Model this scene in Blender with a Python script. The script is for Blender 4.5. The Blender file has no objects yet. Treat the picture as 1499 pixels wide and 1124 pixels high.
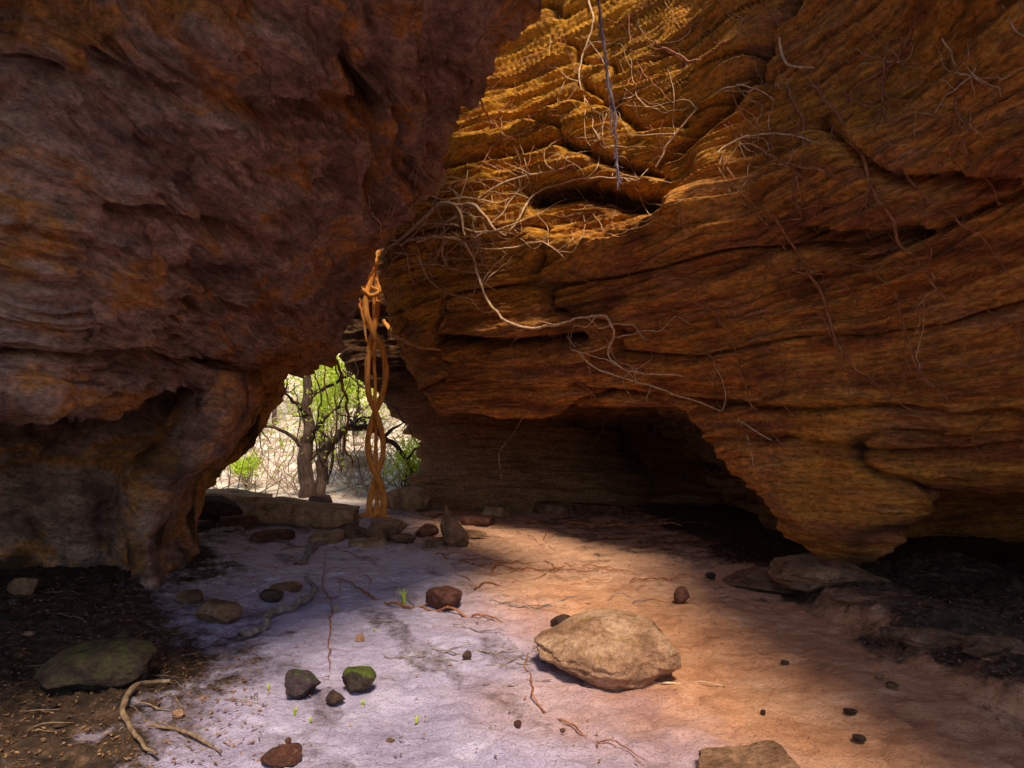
import bpy, math, random
import numpy as np
from mathutils import Vector, Matrix
from mathutils.bvhtree import BVHTree
random.seed(7); rng=np.random.default_rng(7)
scene=bpy.context.scene
CAMZ=1.6
# ---------------------------------------------------------------- helpers
def S(b,e,d):
    """image pixel column and row plus a chosen depth along the passage -> metres"""
    return np.array([(b-750)/900*d, d, CAMZ-(e-640)/900*d])
def _h(ix,iy,iz,s):
    h=(ix*374761393+iy*668265263+iz*1440670441+s*974634777)&0xffffffff
    h=((h^(h>>13))*1274126177)&0xffffffff
    h=((h^(h>>15))*2246822519)&0xffffffff
    return (h^(h>>16))/4294967296.0*2-1
def vn(p,s=0):
    i=np.floor(p).astype(np.int64); f=p-i; w=f*f*f*(f*(f*6-15)+10)
    x,y,z=i[:,0],i[:,1],i[:,2]; a,b,c=w[:,0],w[:,1],w[:,2]
    def L(p,q,t): return p+(q-p)*t
    return L(L(L(_h(x,y,z,s),_h(x+1,y,z,s),a),L(_h(x,y+1,z,s),_h(x+1,y+1,z,s),a),b),
             L(L(_h(x,y,z+1,s),_h(x+1,y,z+1,s),a),L(_h(x,y+1,z+1,s),_h(x+1,y+1,z+1,s),a),b),c)
RM=np.array([[0.0,0.8,0.6],[-0.8,0.36,-0.48],[-0.6,-0.48,0.64]])
def fbm(p,o=4,s=0,rot=True,g=0.5):
    r=np.zeros(len(p)); a=1; t=0
    for k in range(o):
        r+=a*vn(p,s+k); t+=a; a*=g
        p=(p@RM.T if rot else p)*2.03+11.3
    return r/t
def ridg(p,o=4,s=0,g=0.5):
    r=np.zeros(len(p)); a=1; t=0
    for k in range(o):
        r+=a*np.abs(vn(p,s+k))*2; t+=a; a*=g
        p=p@RM.T*2.03+7.7
    return r/t
def sm(x,a,b):
    t=np.clip((x-a)/(b-a),0,1); return t*t*(3-2*t)
def cr(P,segs):
    P=np.asarray(P,float); Q=np.concatenate([2*P[:1]-P[1:2],P,2*P[-1:]-P[-2:-1]]); out=[]
    for i in range(len(P)-1):
        n=segs[i] if hasattr(segs,'__len__') else segs
        t=np.arange(n)/n
        t=t.reshape((-1,)+(1,)*(P.ndim-1))
        a,b,c,d=Q[i],Q[i+1],Q[i+2],Q[i+3]
        out.append(0.5*(2*b+(c-a)*t+(2*a-5*b+4*c-d)*t*t+(3*b-a-3*c+d)*t**3))
    out.append(P[-1:]); return np.concatenate(out)
def link(o): scene.collection.objects.link(o); return o
def meshobj(name,verts,faces,mat,smooth=True,attrs=None):
    me=bpy.data.meshes.new(name)
    verts=np.asarray(verts,float); faces=np.asarray(faces,dtype=np.int32)
    k=faces.shape[1]
    me.vertices.add(len(verts)); me.vertices.foreach_set('co',verts.ravel())
    me.loops.add(faces.size); me.loops.foreach_set('vertex_index',faces.ravel())
    me.polygons.add(len(faces)); me.polygons.foreach_set('loop_start',np.arange(len(faces),dtype=np.int32)*k)
    me.polygons.foreach_set('use_smooth',np.full(len(faces),smooth))
    me.update(calc_edges=True); me.validate()
    if attrs:
        for n,v in attrs.items():
            a=me.attributes.new(n,'FLOAT','POINT'); a.data.foreach_set('value',np.asarray(v,np.float32))
    me.materials.append(mat)
    return link(bpy.data.objects.new(name,me))
def tag(o,label,cat=None,kind=None,group=None):
    o["label"]=label
    if cat: o["category"]=cat
    if kind: o["kind"]=kind
    if group: o["group"]=group
    return o
def gridfaces(nr,nc,flip=False):
    r,c=np.meshgrid(np.arange(nr-1),np.arange(nc-1),indexing='ij')
    a=(r*nc+c).ravel()
    f=np.stack([a,a+1,a+nc+1,a+nc],1)
    return f[:,::-1] if flip else f
def normals(G):
    du=np.gradient(G,axis=1); dv=np.gradient(G,axis=0)
    n=np.cross(du,dv); n/=np.linalg.norm(n,axis=2,keepdims=True)+1e-9
    return n
def to_pixel(p):  # world points back to image pixel column and row
    d=np.maximum(p[:,1],0.3)
    return 750+900*p[:,0]/d, 640-900*(p[:,2]-CAMZ)/d
def brush(u,v,pl,w):
    best=np.full(len(u),1e9)
    for (x0,y0),(x1,y1) in zip(pl[:-1],pl[1:]):
        dx,dy=x1-x0,y1-y0; t=np.clip(((u-x0)*dx+(v-y0)*dy)/(dx*dx+dy*dy+1e-9),0,1)
        best=np.minimum(best,np.hypot(u-x0-t*dx,v-y0-t*dy))
    return np.exp(-(best/w)**2)
# ---------------------------------------------------------------- materials
def nt(name):
    m=bpy.data.materials.new(name); m.use_nodes=True; t=m.node_tree; t.nodes.clear()
    o=t.nodes.new('ShaderNodeOutputMaterial'); b=t.nodes.new('ShaderNodeBsdfPrincipled')
    t.links.new(b.outputs[0],o.inputs[0]); b.inputs['Roughness'].default_value=0.85
    b.inputs['Specular IOR Level'].default_value=0.3
    return m,t,b
def mapping(t,scale,rot=(0,0,0)):
    g=t.nodes.new('ShaderNodeNewGeometry'); mp=t.nodes.new('ShaderNodeMapping')
    mp.inputs['Scale'].default_value=scale; mp.inputs['Rotation'].default_value=rot
    t.links.new(g.outputs['Position'],mp.inputs['Vector']); return mp.outputs[0]
def noise(t,vec,scale,detail=6,rough=0.55,dist=0.0):
    n=t.nodes.new('ShaderNodeTexNoise'); n.inputs['Scale'].default_value=scale
    n.inputs['Detail'].default_value=min(detail,6); n.inputs['Roughness'].default_value=rough
    n.inputs['Distortion'].default_value=dist
    t.links.new(vec,n.inputs['Vector']); return n.outputs['Fac']
def ramp(t,fac,stops,interp='LINEAR'):
    r=t.nodes.new('ShaderNodeValToRGB'); r.color_ramp.interpolation=interp
    e=r.color_ramp.elements
    while len(e)<len(stops): e.new(0.5)
    for k,(p,c) in enumerate(stops):
        e[k].position=p; e[k].color=(c[0],c[1],c[2],1) if hasattr(c,'__len__') else (c,c,c,1)
    t.links.new(fac,r.inputs[0]); return r.outputs[0]
def mix(t,fac,a,b,mode='MIX'):
    m=t.nodes.new('ShaderNodeMix'); m.data_type='RGBA'; m.blend_type=mode
    for s,v in ((0,fac),(6,a),(7,b)):
        if isinstance(v,(int,float)): m.inputs[s].default_value=v
        elif isinstance(v,tuple): m.inputs[s].default_value=(*v,1)
        else: t.links.new(v,m.inputs[s])
    return m.outputs[2]
def attr(t,n):
    a=t.nodes.new('ShaderNodeAttribute'); a.attribute_name=n; return a.outputs['Fac']
def math_(t,op,a,b=0.0):
    m=t.nodes.new('ShaderNodeMath'); m.operation=op
    for s,v in ((0,a),(1,b)):
        if isinstance(v,(int,float)): m.inputs[s].default_value=v
        else: t.links.new(v,m.inputs[s])
    return m.outputs[0]
def bump(t,b,h,dist,strength=1.0,prev=None):
    n=t.nodes.new('ShaderNodeBump'); n.inputs['Distance'].default_value=dist; n.inputs['Strength'].default_value=strength
    t.links.new(h,n.inputs['Height'])
    if prev: t.links.new(prev,n.inputs['Normal'])
    t.links.new(n.outputs[0],b.inputs['Normal']); return n.outputs[0]
def rock_mat(name,stops,lit_tint=None,dark=(0.045,0.02,0.012),stretch=3.5,bd=0.07,stain=(0.54,0.78),rot=(0.08,-0.06,0),fs=5,iso=1.8,band=None):
    m,t,b=nt(name)
    v1=mapping(t,(1,1,stretch),rot); v0=mapping(t,(1,1,1)); v2=mapping(t,(1,1,iso),(rot[0],rot[1],0.4))
    a=noise(t,v1,0.9,6,0.62,0.4); c=ramp(t,a,stops)
    f=noise(t,v1,fs,6,0.72,0.15)
    if lit_tint:
        gm=math_(t,'MULTIPLY',attr(t,'lit_tint'),ramp(t,noise(t,v1,2.0,4,0.6),[(0.3,0.4),(0.5,1.0)]))
        c=mix(t,gm,c,lit_tint)
    if band:
        vb=mapping(t,(0.35,0.35,3.2),rot); c=mix(t,ramp(t,noise(t,vb,1.3,6,0.6,0.3),[(0.55,0.0),(0.64,0.7)]),c,band)
    c=mix(t,0.8,c,ramp(t,f,[(0.3,0.32),(0.5,0.98),(0.7,1.55)]),'MULTIPLY')
    f2=noise(t,v2,17,6,0.75)
    c=mix(t,0.8,c,ramp(t,f2,[(0.34,0.40),(0.5,1.02),(0.66,1.5)]),'MULTIPLY')
    st=noise(t,v0,0.55,4,0.6,1.0)
    c=mix(t,ramp(t,st,[(stain[0],0.0),(stain[1],0.65)]),c,dark)
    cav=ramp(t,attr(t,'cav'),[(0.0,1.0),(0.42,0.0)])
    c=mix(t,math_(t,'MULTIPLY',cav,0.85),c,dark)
    c=mix(t,attr(t,'painted_shade'),c,(0.05,0.028,0.018))  # shade of the recess painted into the rock colour
    t.links.new(c,b.inputs['Base Color'])
    h1=noise(t,v1,4.5,6,0.7,0.2)
    n1=bump(t,b,h1,bd*2.2,1.0)
    bump(t,b,f2,bd*0.8,1.0,n1)
    return m
M_right=rock_mat('ochre_sandstone',[(0.28,(0.18,0.055,0.025)),(0.42,(0.64,0.20,0.045)),(0.52,(0.95,0.38,0.07)),(0.62,(0.66,0.25,0.10)),(0.75,(0.95,0.5,0.19))],lit_tint=(1.0,0.45,0.035),stretch=5.5,band=(0.38,0.11,0.06),rot=(0.05,-0.04,0))
M_left=rock_mat('weathered_brown_sandstone',[(0.28,(0.18,0.085,0.065)),(0.42,(0.48,0.265,0.20)),(0.52,(0.64,0.40,0.31)),(0.59,(0.80,0.33,0.08)),(0.66,(0.55,0.33,0.25)),(0.78,(0.78,0.56,0.47))],lit_tint=(1.0,0.42,0.08),stretch=2.4,bd=0.07,rot=(0.1,0.28,0),fs=4,iso=1.4)
M_far=rock_mat('brown_ochre_sandstone',[(0.28,(0.05,0.024,0.012)),(0.45,(0.15,0.07,0.03)),(0.6,(0.22,0.11,0.045)),(0.75,(0.24,0.14,0.07))],lit_tint=(0.62,0.33,0.17),stretch=5,fs=7)
def small_rock_mat(name,c1,c2,moss=None,scale=6,mr=(0.42,0.56)):
    m,t,b=nt(name)
    v=mapping(t,(1,1,1)); a=noise(t,v,scale,6,0.65,0.4)
    c=ramp(t,a,[(0.3,tuple(x*0.4 for x in c1)),(0.48,c1),(0.65,c2)])
    if moss:
        g=t.nodes.new('ShaderNodeNewGeometry'); s=t.nodes.new('ShaderNodeSeparateXYZ'); t.links.new(g.outputs['Normal'],s.inputs[0])
        k=math_(t,'MULTIPLY',ramp(t,s.outputs[2],[(0.1,0.0),(0.7,1.0)]),ramp(t,noise(t,v,scale*1.6,5,0.6),[(mr[0],0.0),(mr[1],0.9)]))
        c=mix(t,k,c,moss)
    c=mix(t,0.7,c,ramp(t,noise(t,v,scale*7,5,0.7),[(0.35,0.45),(0.6,1.15)]),'MULTIPLY')
    t.links.new(c,b.inputs['Base Color'])
    n=bump(t,b,noise(t,v,scale*2.5,6,0.7),0.05); bump(t,b,noise(t,v,scale*14,4,0.7),0.012,1,n)
    return m
def wood_mat(name,c1,c2,scale=8,dk=0.4):
    m,t,b=nt(name); v=mapping(t,(3,3,0.7)); a=noise(t,v,scale,5,0.65,0.5)
    t.links.new(ramp(t,a,[(0.3,tuple(x*dk for x in c1)),(0.48,c1),(0.66,c2)]),b.inputs['Base Color'])
    bump(t,b,noise(t,v,scale*3,5,0.7),0.015); b.inputs['Roughness'].default_value=0.65
    return m
M_root=wood_mat('orange_root_bark',(0.88,0.34,0.06),(1.0,0.52,0.14),6,0.5)
M_pale=wood_mat('pale_root_bark',(0.68,0.44,0.25),(0.9,0.68,0.45))
M_thin=wood_mat('red_brown_rootlet',(0.34,0.12,0.05),(0.55,0.25,0.11))
M_grey=wood_mat('grey_drift_wood',(0.26,0.2,0.18),(0.46,0.37,0.34))
M_dim=wood_mat('dull_brown_branch_bark',(0.26,0.17,0.10),(0.42,0.29,0.18))
M_bark=wood_mat('dark_tree_bark',(0.07,0.042,0.035),(0.15,0.095,0.075))
M_straw=wood_mat('dry_straw_twig',(0.42,0.3,0.2),(0.62,0.5,0.38))
def leaf_mat(name,c1,c2,tr=0.35):
    m,t,b=nt(name); v=mapping(t,(1,1,1)); w=noise(t,v,9,2,0.6)
    c=ramp(t,w,[(0.35,c1),(0.65,c2)]); t.links.new(c,b.inputs['Base Color']); b.inputs['Roughness'].default_value=0.6
    tl=t.nodes.new('ShaderNodeBsdfTranslucent'); t.links.new(c,tl.inputs[0])
    ms=t.nodes.new('ShaderNodeMixShader'); ms.inputs[0].default_value=tr
    o=[n for n in t.nodes if n.type=='OUTPUT_MATERIAL'][0]
    t.links.new(b.outputs[0],ms.inputs[1]); t.links.new(tl.outputs[0],ms.inputs[2]); t.links.new(ms.outputs[0],o.inputs[0])
    return m
M_leaf=leaf_mat('green_leaf',(0.46,0.70,0.03),(0.88,0.98,0.14),0.5)
M_dry=leaf_mat('dry_leaf',(0.12,0.06,0.035),(0.42,0.23,0.12),0.1)
# ---------------------------------------------------------------- ground
def gz(x,y):
    x=np.atleast_1d(np.asarray(x,float)); y=np.atleast_1d(np.asarray(y,float))
    p=np.stack([x,y,np.zeros_like(x)],1)
    z=0.06*fbm(p*0.7,3,5)+0.02*fbm(p*3.1,3,9)
    wob=0.35*fbm(p*0.9,4,21)
    hr=sm(x+wob,2.75,2.95)*sm(y,1,3)*(1-sm(y,7,8)); z+=0.12*hr+hr*0.14*(ridg(p*1.2,3,77)-0.4)
    hl=1-sm(x+1.3+0.5*(y-3)+wob*1.5,-0.9,0.1); z+=0.07*hl*(1-sm(y,9,11))
    z+=sm(y,15,50)*10*(1+0.3*fbm(p*0.08,3,33))
    return z
def axis(a): 
    return np.unique(np.concatenate(a))
xs=axis([np.linspace(-160,-12,40),np.linspace(-12,-5.5,110),np.arange(-5.5,5.5,0.026),np.linspace(5.5,10,60),np.linspace(10,160,40)])
ys=axis([np.linspace(-60,-2,20),np.linspace(-2,2.4,40),np.arange(2.4,8,0.024),np.arange(8,17,0.045),np.linspace(17,40,90),np.linspace(40,300,30)])
X,Y=np.meshgrid(xs,ys); x=X.ravel(); y=Y.ravel(); p=np.stack([x,y,0*x],1)
w1=fbm(p*1.1,5,40); w2=fbm(p*5,4,50); w3=fbm(p*14,3,60)
inner=(1-sm(y,14,16))
left=1-sm(x+1.35+0.45*(y-3)+1.1*w1+0.6*w2,-0.8,0.6)
right=sm(x+0.5*w1+0.4*w2,2.35,3.1)
mid_shade=sm(y+1.2*w1,6.4,8.6)*sm(x+1.6*w1+0.4*w2+0.15*(y-7),0.8,2.0)*(0.3+0.45*sm(w2,-0.3,0.3))  # mostly cast shade on the back right floor, painted with the soil colour
debris=sm(w1*0.7+w2*0.5+0.35*w3,0.02,0.55)*0.45*sm(y,2,7)
streak=fbm(np.stack([x*1.2+y*0.5,y*0.5,0*x],1)*2.2,5,83)
stv=sm(streak,0.0,0.4)*0.55*(1-sm(x+0.2*(y-3),-0.2,1.4))
hum_shade=np.clip(np.maximum.reduce([left,right,mid_shade*0.9,debris,stv]),0,1)*inner
bounce_tint=sm(x+0.33*(y-4)+0.6*w1,-0.5,1.3)
gr=0.02*fbm(p*6,3,70)+0.010*w3-0.01*hum_shade+0.03*hum_shade*np.abs(w3)*2
fp=vn(p*5.5,95); gr-=0.02*np.exp(-((fp-0.35)/0.12)**2)*(1-hum_shade)
z=gz(x,y)+gr*(1-sm(y,20,30))
m,t,b=nt('sandy_cave_floor'); v=mapping(t,(1,1,1))
sandL=ramp(t,noise(t,v,2.2,6,0.68,0.5),[(0.3,(0.33,0.29,0.43)),(0.5,(0.52,0.46,0.68)),(0.7,(0.70,0.64,0.86))])  # blue skylight cast is put into this sand colour
sandR=ramp(t,noise(t,v,2.0,6,0.68,0.5),[(0.3,(0.44,0.19,0.10)),(0.5,(0.70,0.34,0.18)),(0.7,(0.84,0.48,0.3))])  # warm bounced light is put into this sand colour
sandL=mix(t,attr(t,'painted_light'),sandL,(0.84,0.78,0.90));  # back of the floor painted brighter in place of stronger light
c=mix(t,attr(t,'ochre'),sandL,sandR)  # this mask places the painted warm bounce tint, bounce_tint
c=mix(t,math_(t,'MULTIPLY',attr(t,'painted_light'),0.35),c,(0.9,0.66,0.54))
c=mix(t,ramp(t,noise(t,v,45,4,0.75),[(0.56,0.0),(0.68,0.6)]),c,(0.14,0.075,0.055))
soil=ramp(t,noise(t,v,11,6,0.7,0.3),[(0.35,(0.025,0.015,0.011)),(0.55,(0.085,0.05,0.03)),(0.72,(0.22,0.13,0.075))])
hm=math_(t,'ADD',attr(t,'humus_shade'),math_(t,'MULTIPLY',math_(t,'SUBTRACT',noise(t,v,13,6,0.75),0.5),1.5))
c=mix(t,ramp(t,hm,[(0.22,0.0),(0.85,1.0)]),c,soil)
outc=ramp(t,noise(t,v,2.5,6,0.7,0.4),[(0.35,(0.36,0.22,0.14)),(0.5,(0.78,0.66,0.56)),(0.66,(0.92,0.88,0.84))])
c=mix(t,attr(t,'outside'),c,outc)
t.links.new(c,b.inputs['Base Color'])
n1=bump(t,b,noise(t,v,7,6,0.65),0.07); bump(t,b,noise(t,v,60,4,0.75),0.016,1,n1)
G=meshobj('ground',np.stack([x,y,z],1),gridfaces(len(ys),len(xs)),m,attrs={'humus_shade':hum_shade,'ochre':bounce_tint,'outside':sm(y,14,16.5),'painted_light':sm(y+0.8*w1,5.2,8.0)*0.75*inner})
tag(G,'sandy cave floor with dark leaf soil at its edges',kind='structure')
def gzz(x,y): return float(gz(x,y)[0])
# ---------------------------------------------------------------- rock sheets
BV={}
def sheet(name,net,rseg,cseg,mat,dispf,toward=(0,0,1.6),label='',lit_tint=None,painted_shade=None):
    net=np.asarray(net,float)
    g=cr(net,rseg); g=np.swapaxes(cr(np.swapaxes(g,0,1),cseg),0,1)
    nr,nc,_=g.shape; n=normals(g)
    P=g.reshape(-1,3); N=n.reshape(-1,3)
    s=np.sum(N*(np.array(toward)-P),1); vis=P[:,1]>2.5
    flip=np.median(s[vis])<0
    if flip: N=-N
    d,cav=dispf(P,N)
    Q=P+N*d[:,None]
    at={'cav':cav,'painted_shade':painted_shade(Q) if painted_shade else np.zeros(len(Q))}
    if lit_tint is not None: at['lit_tint']=lit_tint(Q)
    o=meshobj(name,Q,gridfaces(nr,nc,flip),mat,attrs=at)
    st=2; q=Q.reshape(nr,nc,3)[::st,::st]
    BV[name]=BVHTree.FromPolygons([Vector(a) for a in q.reshape(-1,3)],gridfaces(q.shape[0],q.shape[1]).tolist())
    tag(o,label,kind='structure'); return o
def ledges(P,bed,k,seed,und=0.8):
    h=P@np.array(bed)+0.22*fbm(P*0.45,3,seed)+0.05*fbm(P*1.6,3,seed+3)
    t=h*k; i=np.floor(t); f=t-i
    amp=0.5+0.5*vn(np.stack([i*3.7,P[:,0]*0.35,P[:,1]*0.35],1),seed+8)
    return (np.minimum(f*1.3,1)**1.5-sm(f,und,1.0))*amp
def disp_right(P,N):
    u,v=to_pixel(P)
    q=P.copy(); q[:,2]=P[:,2]*3.2+0.3*P[:,0]+0.4*fbm(P*0.5,3,91)
    big=0.30*fbm(P*0.55,3,1)
    low=0.5+0.5*sm(P[:,2],1.2,2.6)
    patch=0.5+0.5*sm(fbm(P*0.6,3,61),-0.25,0.25)
    l1=0.15*ledges(P,(0.08,0.05,1),1.5,11)*low; l2=0.10*ledges(P,(0.05,0.07,1),4.4,17,0.86)*low; l3=0.085*ledges(P,(0.06,0.07,1),10,27,0.88)*patch; l4=0.035*ledges(P,(0.07,0.07,1),21,37)*patch
    str_=0.05*fbm(q*1.1,5,31)
    crn=vn(np.stack([P[:,0]*0.4,P[:,1]*0.4,q[:,2]*0.7],1),44)
    cr1=-0.16*np.exp(-(crn/0.045)**2)
    fine=0.03*ridg(P*np.array([3,3,9]),5,55)+0.02*fbm(P*5,4,58)
    upper=sm(P[:,2],0.6,1.6)
    d=big+l1+l2+l3+l4+str_+cr1*upper+fine
    c=0
    for pl,w,A in [([(790,292),(860,282),(930,300),(1005,292)],13,0.5),([(640,246),(760,232),(830,215),(900,240),(980,262)],7,0.3),
                 ([(970,235),(1050,170),(1105,110),(1130,50),(1160,0)],11,0.45),([(640,498),(760,502),(850,494)],8,0.35),
                 ([(1180,345),(1290,350),(1340,340)],14,0.3),([(840,566),(1000,592),(1200,600),(1350,590),(1499,600)],5,0.2),
                 ([(1040,640),(1150,640),(1300,660),(1499,640)],5,0.1),([(860,130),(940,190),(1000,180)],6,0.22),([(1200,180),(1300,260),(1499,290)],10,0.2),
                 ([(800,362),(900,372),(985,350),(1040,305)],24,-0.34),([(1060,250),(1060,330),(990,400)],30,-0.25),([(1050,640),(1120,700),(1180,760),(1240,770),(1310,720)],34,-0.15)]:
        k=brush(u,v,pl,w)*(P[:,1]>2)*(P[:,1]<12); c=c-A*k; 
    d=d+c
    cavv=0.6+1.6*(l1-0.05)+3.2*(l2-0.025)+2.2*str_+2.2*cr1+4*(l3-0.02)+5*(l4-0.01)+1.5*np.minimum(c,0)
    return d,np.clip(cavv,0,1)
def disp_left(P,N):
    u,v=to_pixel(P)
    w=np.stack([fbm(P*0.5,3,101),fbm(P*0.5,3,102),fbm(P*0.5,3,103)],1)*0.7
    Q=P+w
    big=0.36*fbm(P*0.45,2,110)
    sc=-0.14*(1-ridg(Q*np.array([0.7,0.5,1.5]),2,120)); 
    sc2=-0.08*(1-ridg(Q*np.array([1.7,1.3,3.8]),4,130))
    pit=-0.18*sm(fbm(Q*np.array([0.9,0.6,2.0]),3,140),0.2,0.36)-0.07*sm(fbm(Q*np.array([3,2.2,5.5]),3,145),0.12,0.4)
    bed=(0.36,-0.02,1); lowb=1+0.8*(1-sm(P[:,2],2.2,3.2))
    l=0.13*ledges(Q,bed,2.2,150)+0.07*ledges(Q,bed,6.0,160)*lowb+0.035*ledges(P+0.4*w,bed,15,165)*lowb
    fine=0.05*fbm(Q*np.array([4,3.5,8]),5,170)
    d=big+sc+sc2+pit+l+fine+0.1
    c=0
    for pl,ww,A in [([(505,30),(540,150),(585,195)],7,0.25),([(150,285),(210,300),(310,330),(420,350)],9,0.2),([(0,515),(150,505),(300,530),(440,560)],6,0.2),([(250,450),(330,440),(440,460)],7,0.2)]:
        c=c-A*brush(u,v,pl,ww)*(P[:,1]>2)
    d=d+c
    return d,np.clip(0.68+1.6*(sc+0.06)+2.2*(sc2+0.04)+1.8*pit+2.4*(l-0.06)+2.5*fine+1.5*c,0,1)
def disp_plain(P,N):
    lo=1-sm(P[:,2],1.9,2.4)
    l1=(0.10+0.30*lo)*ledges(P,(0.05,0.05,1),1.9,211); l2=(0.06+0.08*lo)*ledges(P,(0.05,0.1,1),5,217); l3=0.04*ledges(P,(0.05,0.1,1),11,219)
    f=0.22*fbm(P*0.8,4,231)+0.05*ridg(P*np.array([2,2,5]),4,233)+0.5*lo*(1-sm(P[:,2],0.1,1.2))
    return f+l1+l2+l3,np.clip(0.6+1.2*l1+2.0*l2+3*l3,0,1)
U =[None,760,880,1000,1075,1150,1225,1290,1350,1499,1800,2500]
EV=[-200,-60,100,220,310,400,490]
D={760:[10.3,9.8,9.4,9.2,9.0,9.1,9.4,9.9,10.2],880:[9.2,8.8,8.5,8.2,8.2,8.1,8.4,8.9,9.3],1000:[8.1,7.8,7.5,7.3,7.2,7.3,7.6,8.0,8.4],
   1075:[7.3,7.0,6.8,6.6,6.5,6.7,7.0,7.2,7.4],1150:[6.4,6.3,6.2,6.0,6.0,6.2,6.4,6.5,6.6],1225:[5.4,5.6,5.6,5.4,5.5,5.8,6.0,6.1,6.2],
   1290:[4.8,5.1,5.1,5.0,5.1,5.4,5.7,5.8,6.0],1350:[4.3,4.6,4.7,4.6,4.8,5.0,5.3,5.6,5.9],
   1499:[3.4,3.6,3.8,3.8,4.0,4.3,4.6,4.9,5.3],1800:[2.6,2.9,3.1,3.1,3.2,3.4,3.6,3.9,4.2],2500:[1.9,2.1,2.2,2.2,2.3,2.4,2.5,2.6,2.8]}
foot={760:(560,597,15.8),880:(565,598,16.5),1000:(563,606,16.5),1075:(600,668,14.5),1150:(650,762,11.0),1225:(700,822,9.5),1290:(690,800,9.5),1350:(640,716,10),1499:(620,700,9.5),1800:(620,700,8),2500:(620,700,6)}
top={760:(0.3,12.0,12),880:(1.6,11.0,11.5),1000:(2.8,9.0,10.5),1075:(3.1,7.6,9.5),1150:(3.1,6.0,8.8),1225:(2.9,4.4,7.6),1290:(2.6,3.4,7.0),1350:(2.4,2.6,6.6),1499:(2.4,1.6,6.0),1800:(2.6,0.6,5.6),2500:(2.8,-0.8,5.3)}  # near right tops curl over out of view, shaped to shade the right side
def col(u):
    r=[]
    tx,ty,tz=top[u]; r.append((tx+4,ty+2,tz+1.5)); r.append((tx,ty,tz))
    for e,d in zip(EV,D[u]): r.append(tuple(S(u,e,d)))
    e8,e9,back=foot[u]
    r.append(tuple(S(u,e8,D[u][7]))); r.append(tuple(S(u,e9,D[u][8])))
    zz=r[-1][2]
    for f,zt in ((0.12,zz+0.15),(0.45,max(zz+0.2,1.0)),(0.95,max(zz-0.2,1.2))):
        d=D[u][8]+(back-D[u][8])*f; a=S(u,640,d); r.append((a[0],a[1],zt))
    a=S(u,640,back); r.append((a[0],a[1],0.3)); r.append((a[0],a[1]+0.1,-0.6))
    return r
e1=[(700,-200,11.2),(690,-60,10.8),(645,100,10.5),(610,220,10.3),(574,310,10.2),(570,390,10.8),(596,480,11.4),(632,560,11.5),(648,596,11.6)]
c1=[(1.5,14,13),(-1.0,13,12.5)]+[tuple(S(*q)) for q in e1]
for d,zz in ((12.0,2.3),(13.2,2.25),(14.9,2.0),(15.3,0.3),(15.4,-0.6)): a=S(650,640,d); c1.append((a[0],a[1],zz))
c0=[(a[0]+0.1,a[1]+2.8,a[2]) for a in c1]; 
cols=[c0,c1]+[col(u) for u in U[1:]]
lastc=cols[-1]; cols.append([(a[0]+1.5,a[1]-2.0,a[2]) for a in lastc])
net=np.swapaxes(np.array(cols),0,1)
rs=[6,14,26,46,50,50,46,46,46,42,32,10,16,20,20,6]
cs=[20,60,58,58,40,40,40,36,36,56,34,16,6]
def lit_tintf(Q):
    return np.clip(sm(Q[:,2]+0.9*fbm(Q*0.6,4,301)-0.12*Q[:,0],2.8,5.2)*(1-sm(Q[:,0]+1.0*fbm(Q*0.5,3,305),1.8,3.4))+0.3*sm(fbm(Q*0.7,3,309),-0.1,0.3)*(1-sm(Q[:,2],1.5,2.6)),0,1)  # warm light painted on the upper left wall; random warm patches low down
def painted_shadef(Q):
    return np.clip(sm(Q[:,1],9.8,13.0)*(1-sm(Q[:,2],1.9,2.25))*sm(Q[:,0],-0.2,1.4)+0.6*sm(Q[:,1],6.8,8.5)*(1-sm(Q[:,2],0.9,1.3))*sm(Q[:,0],2.5,3.5),0,1)*0.6  # mask for the painted shade under the cliff and along the recess
sheet('cliff',net,rs,cs,M_right,disp_right,label='layered ochre sandstone cliff overhanging a dark recess',lit_tint=lit_tintf,painted_shade=painted_shadef)
rows=[(-250,960,4.3,2.4),(-60,842,5.0,2.8),(100,730,5.8,3.0),(200,662,6.8,3.2),(300,626,8.0,3.4),(390,552,9.3,3.6),(460,507,10.2,3.8),(520,470,11.0,3.95),(548,455,11.1,4.0),(574,392,10.9,4.05)]
net=[]
for e,ul,dl,d0 in rows:
    r=[(-7.0,-3,0.0),(-7.0,0,0.0),tuple(S(-700,e,d0*0.8))]
    zl=r[2][2]; r[0]=(-9,0.5,zl); r[1]=(-6,1,zl)
    for f in (0,0.2,0.4,0.6,0.8,0.94,1.0):
        d=1/((1-f)/d0+f/dl); bulge=1-0.07*math.sin(math.pi*f)
        r.append(tuple(S(ul*f,e,d*bulge)))
    L=r[-1]
    r+=[(L[0]-0.12,L[1]+0.45,L[2]+0.45),(L[0]-1.2,L[1]+1.4,L[2]+1.2),(L[0]-6,L[1]+2.5,L[2]+1.6)]
    net.append(r)
net0=net[0]
def shade_brow(dyl,dyr,dz,k):  # unseen rock rows above the view, added to shade the left floor
    return [(q[0]-0.35*k,q[1]+dyl+(dyr-dyl)*min(1,i/9)**2,q[2]+dz) for i,q in enumerate(net0)]
net=[shade_brow(2.5,2.5,3.0,3),shade_brow(-2.4,-0.4,1.6,2.2),shade_brow(-2.4,-0.8,0.6,1.5)]+net
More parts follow.
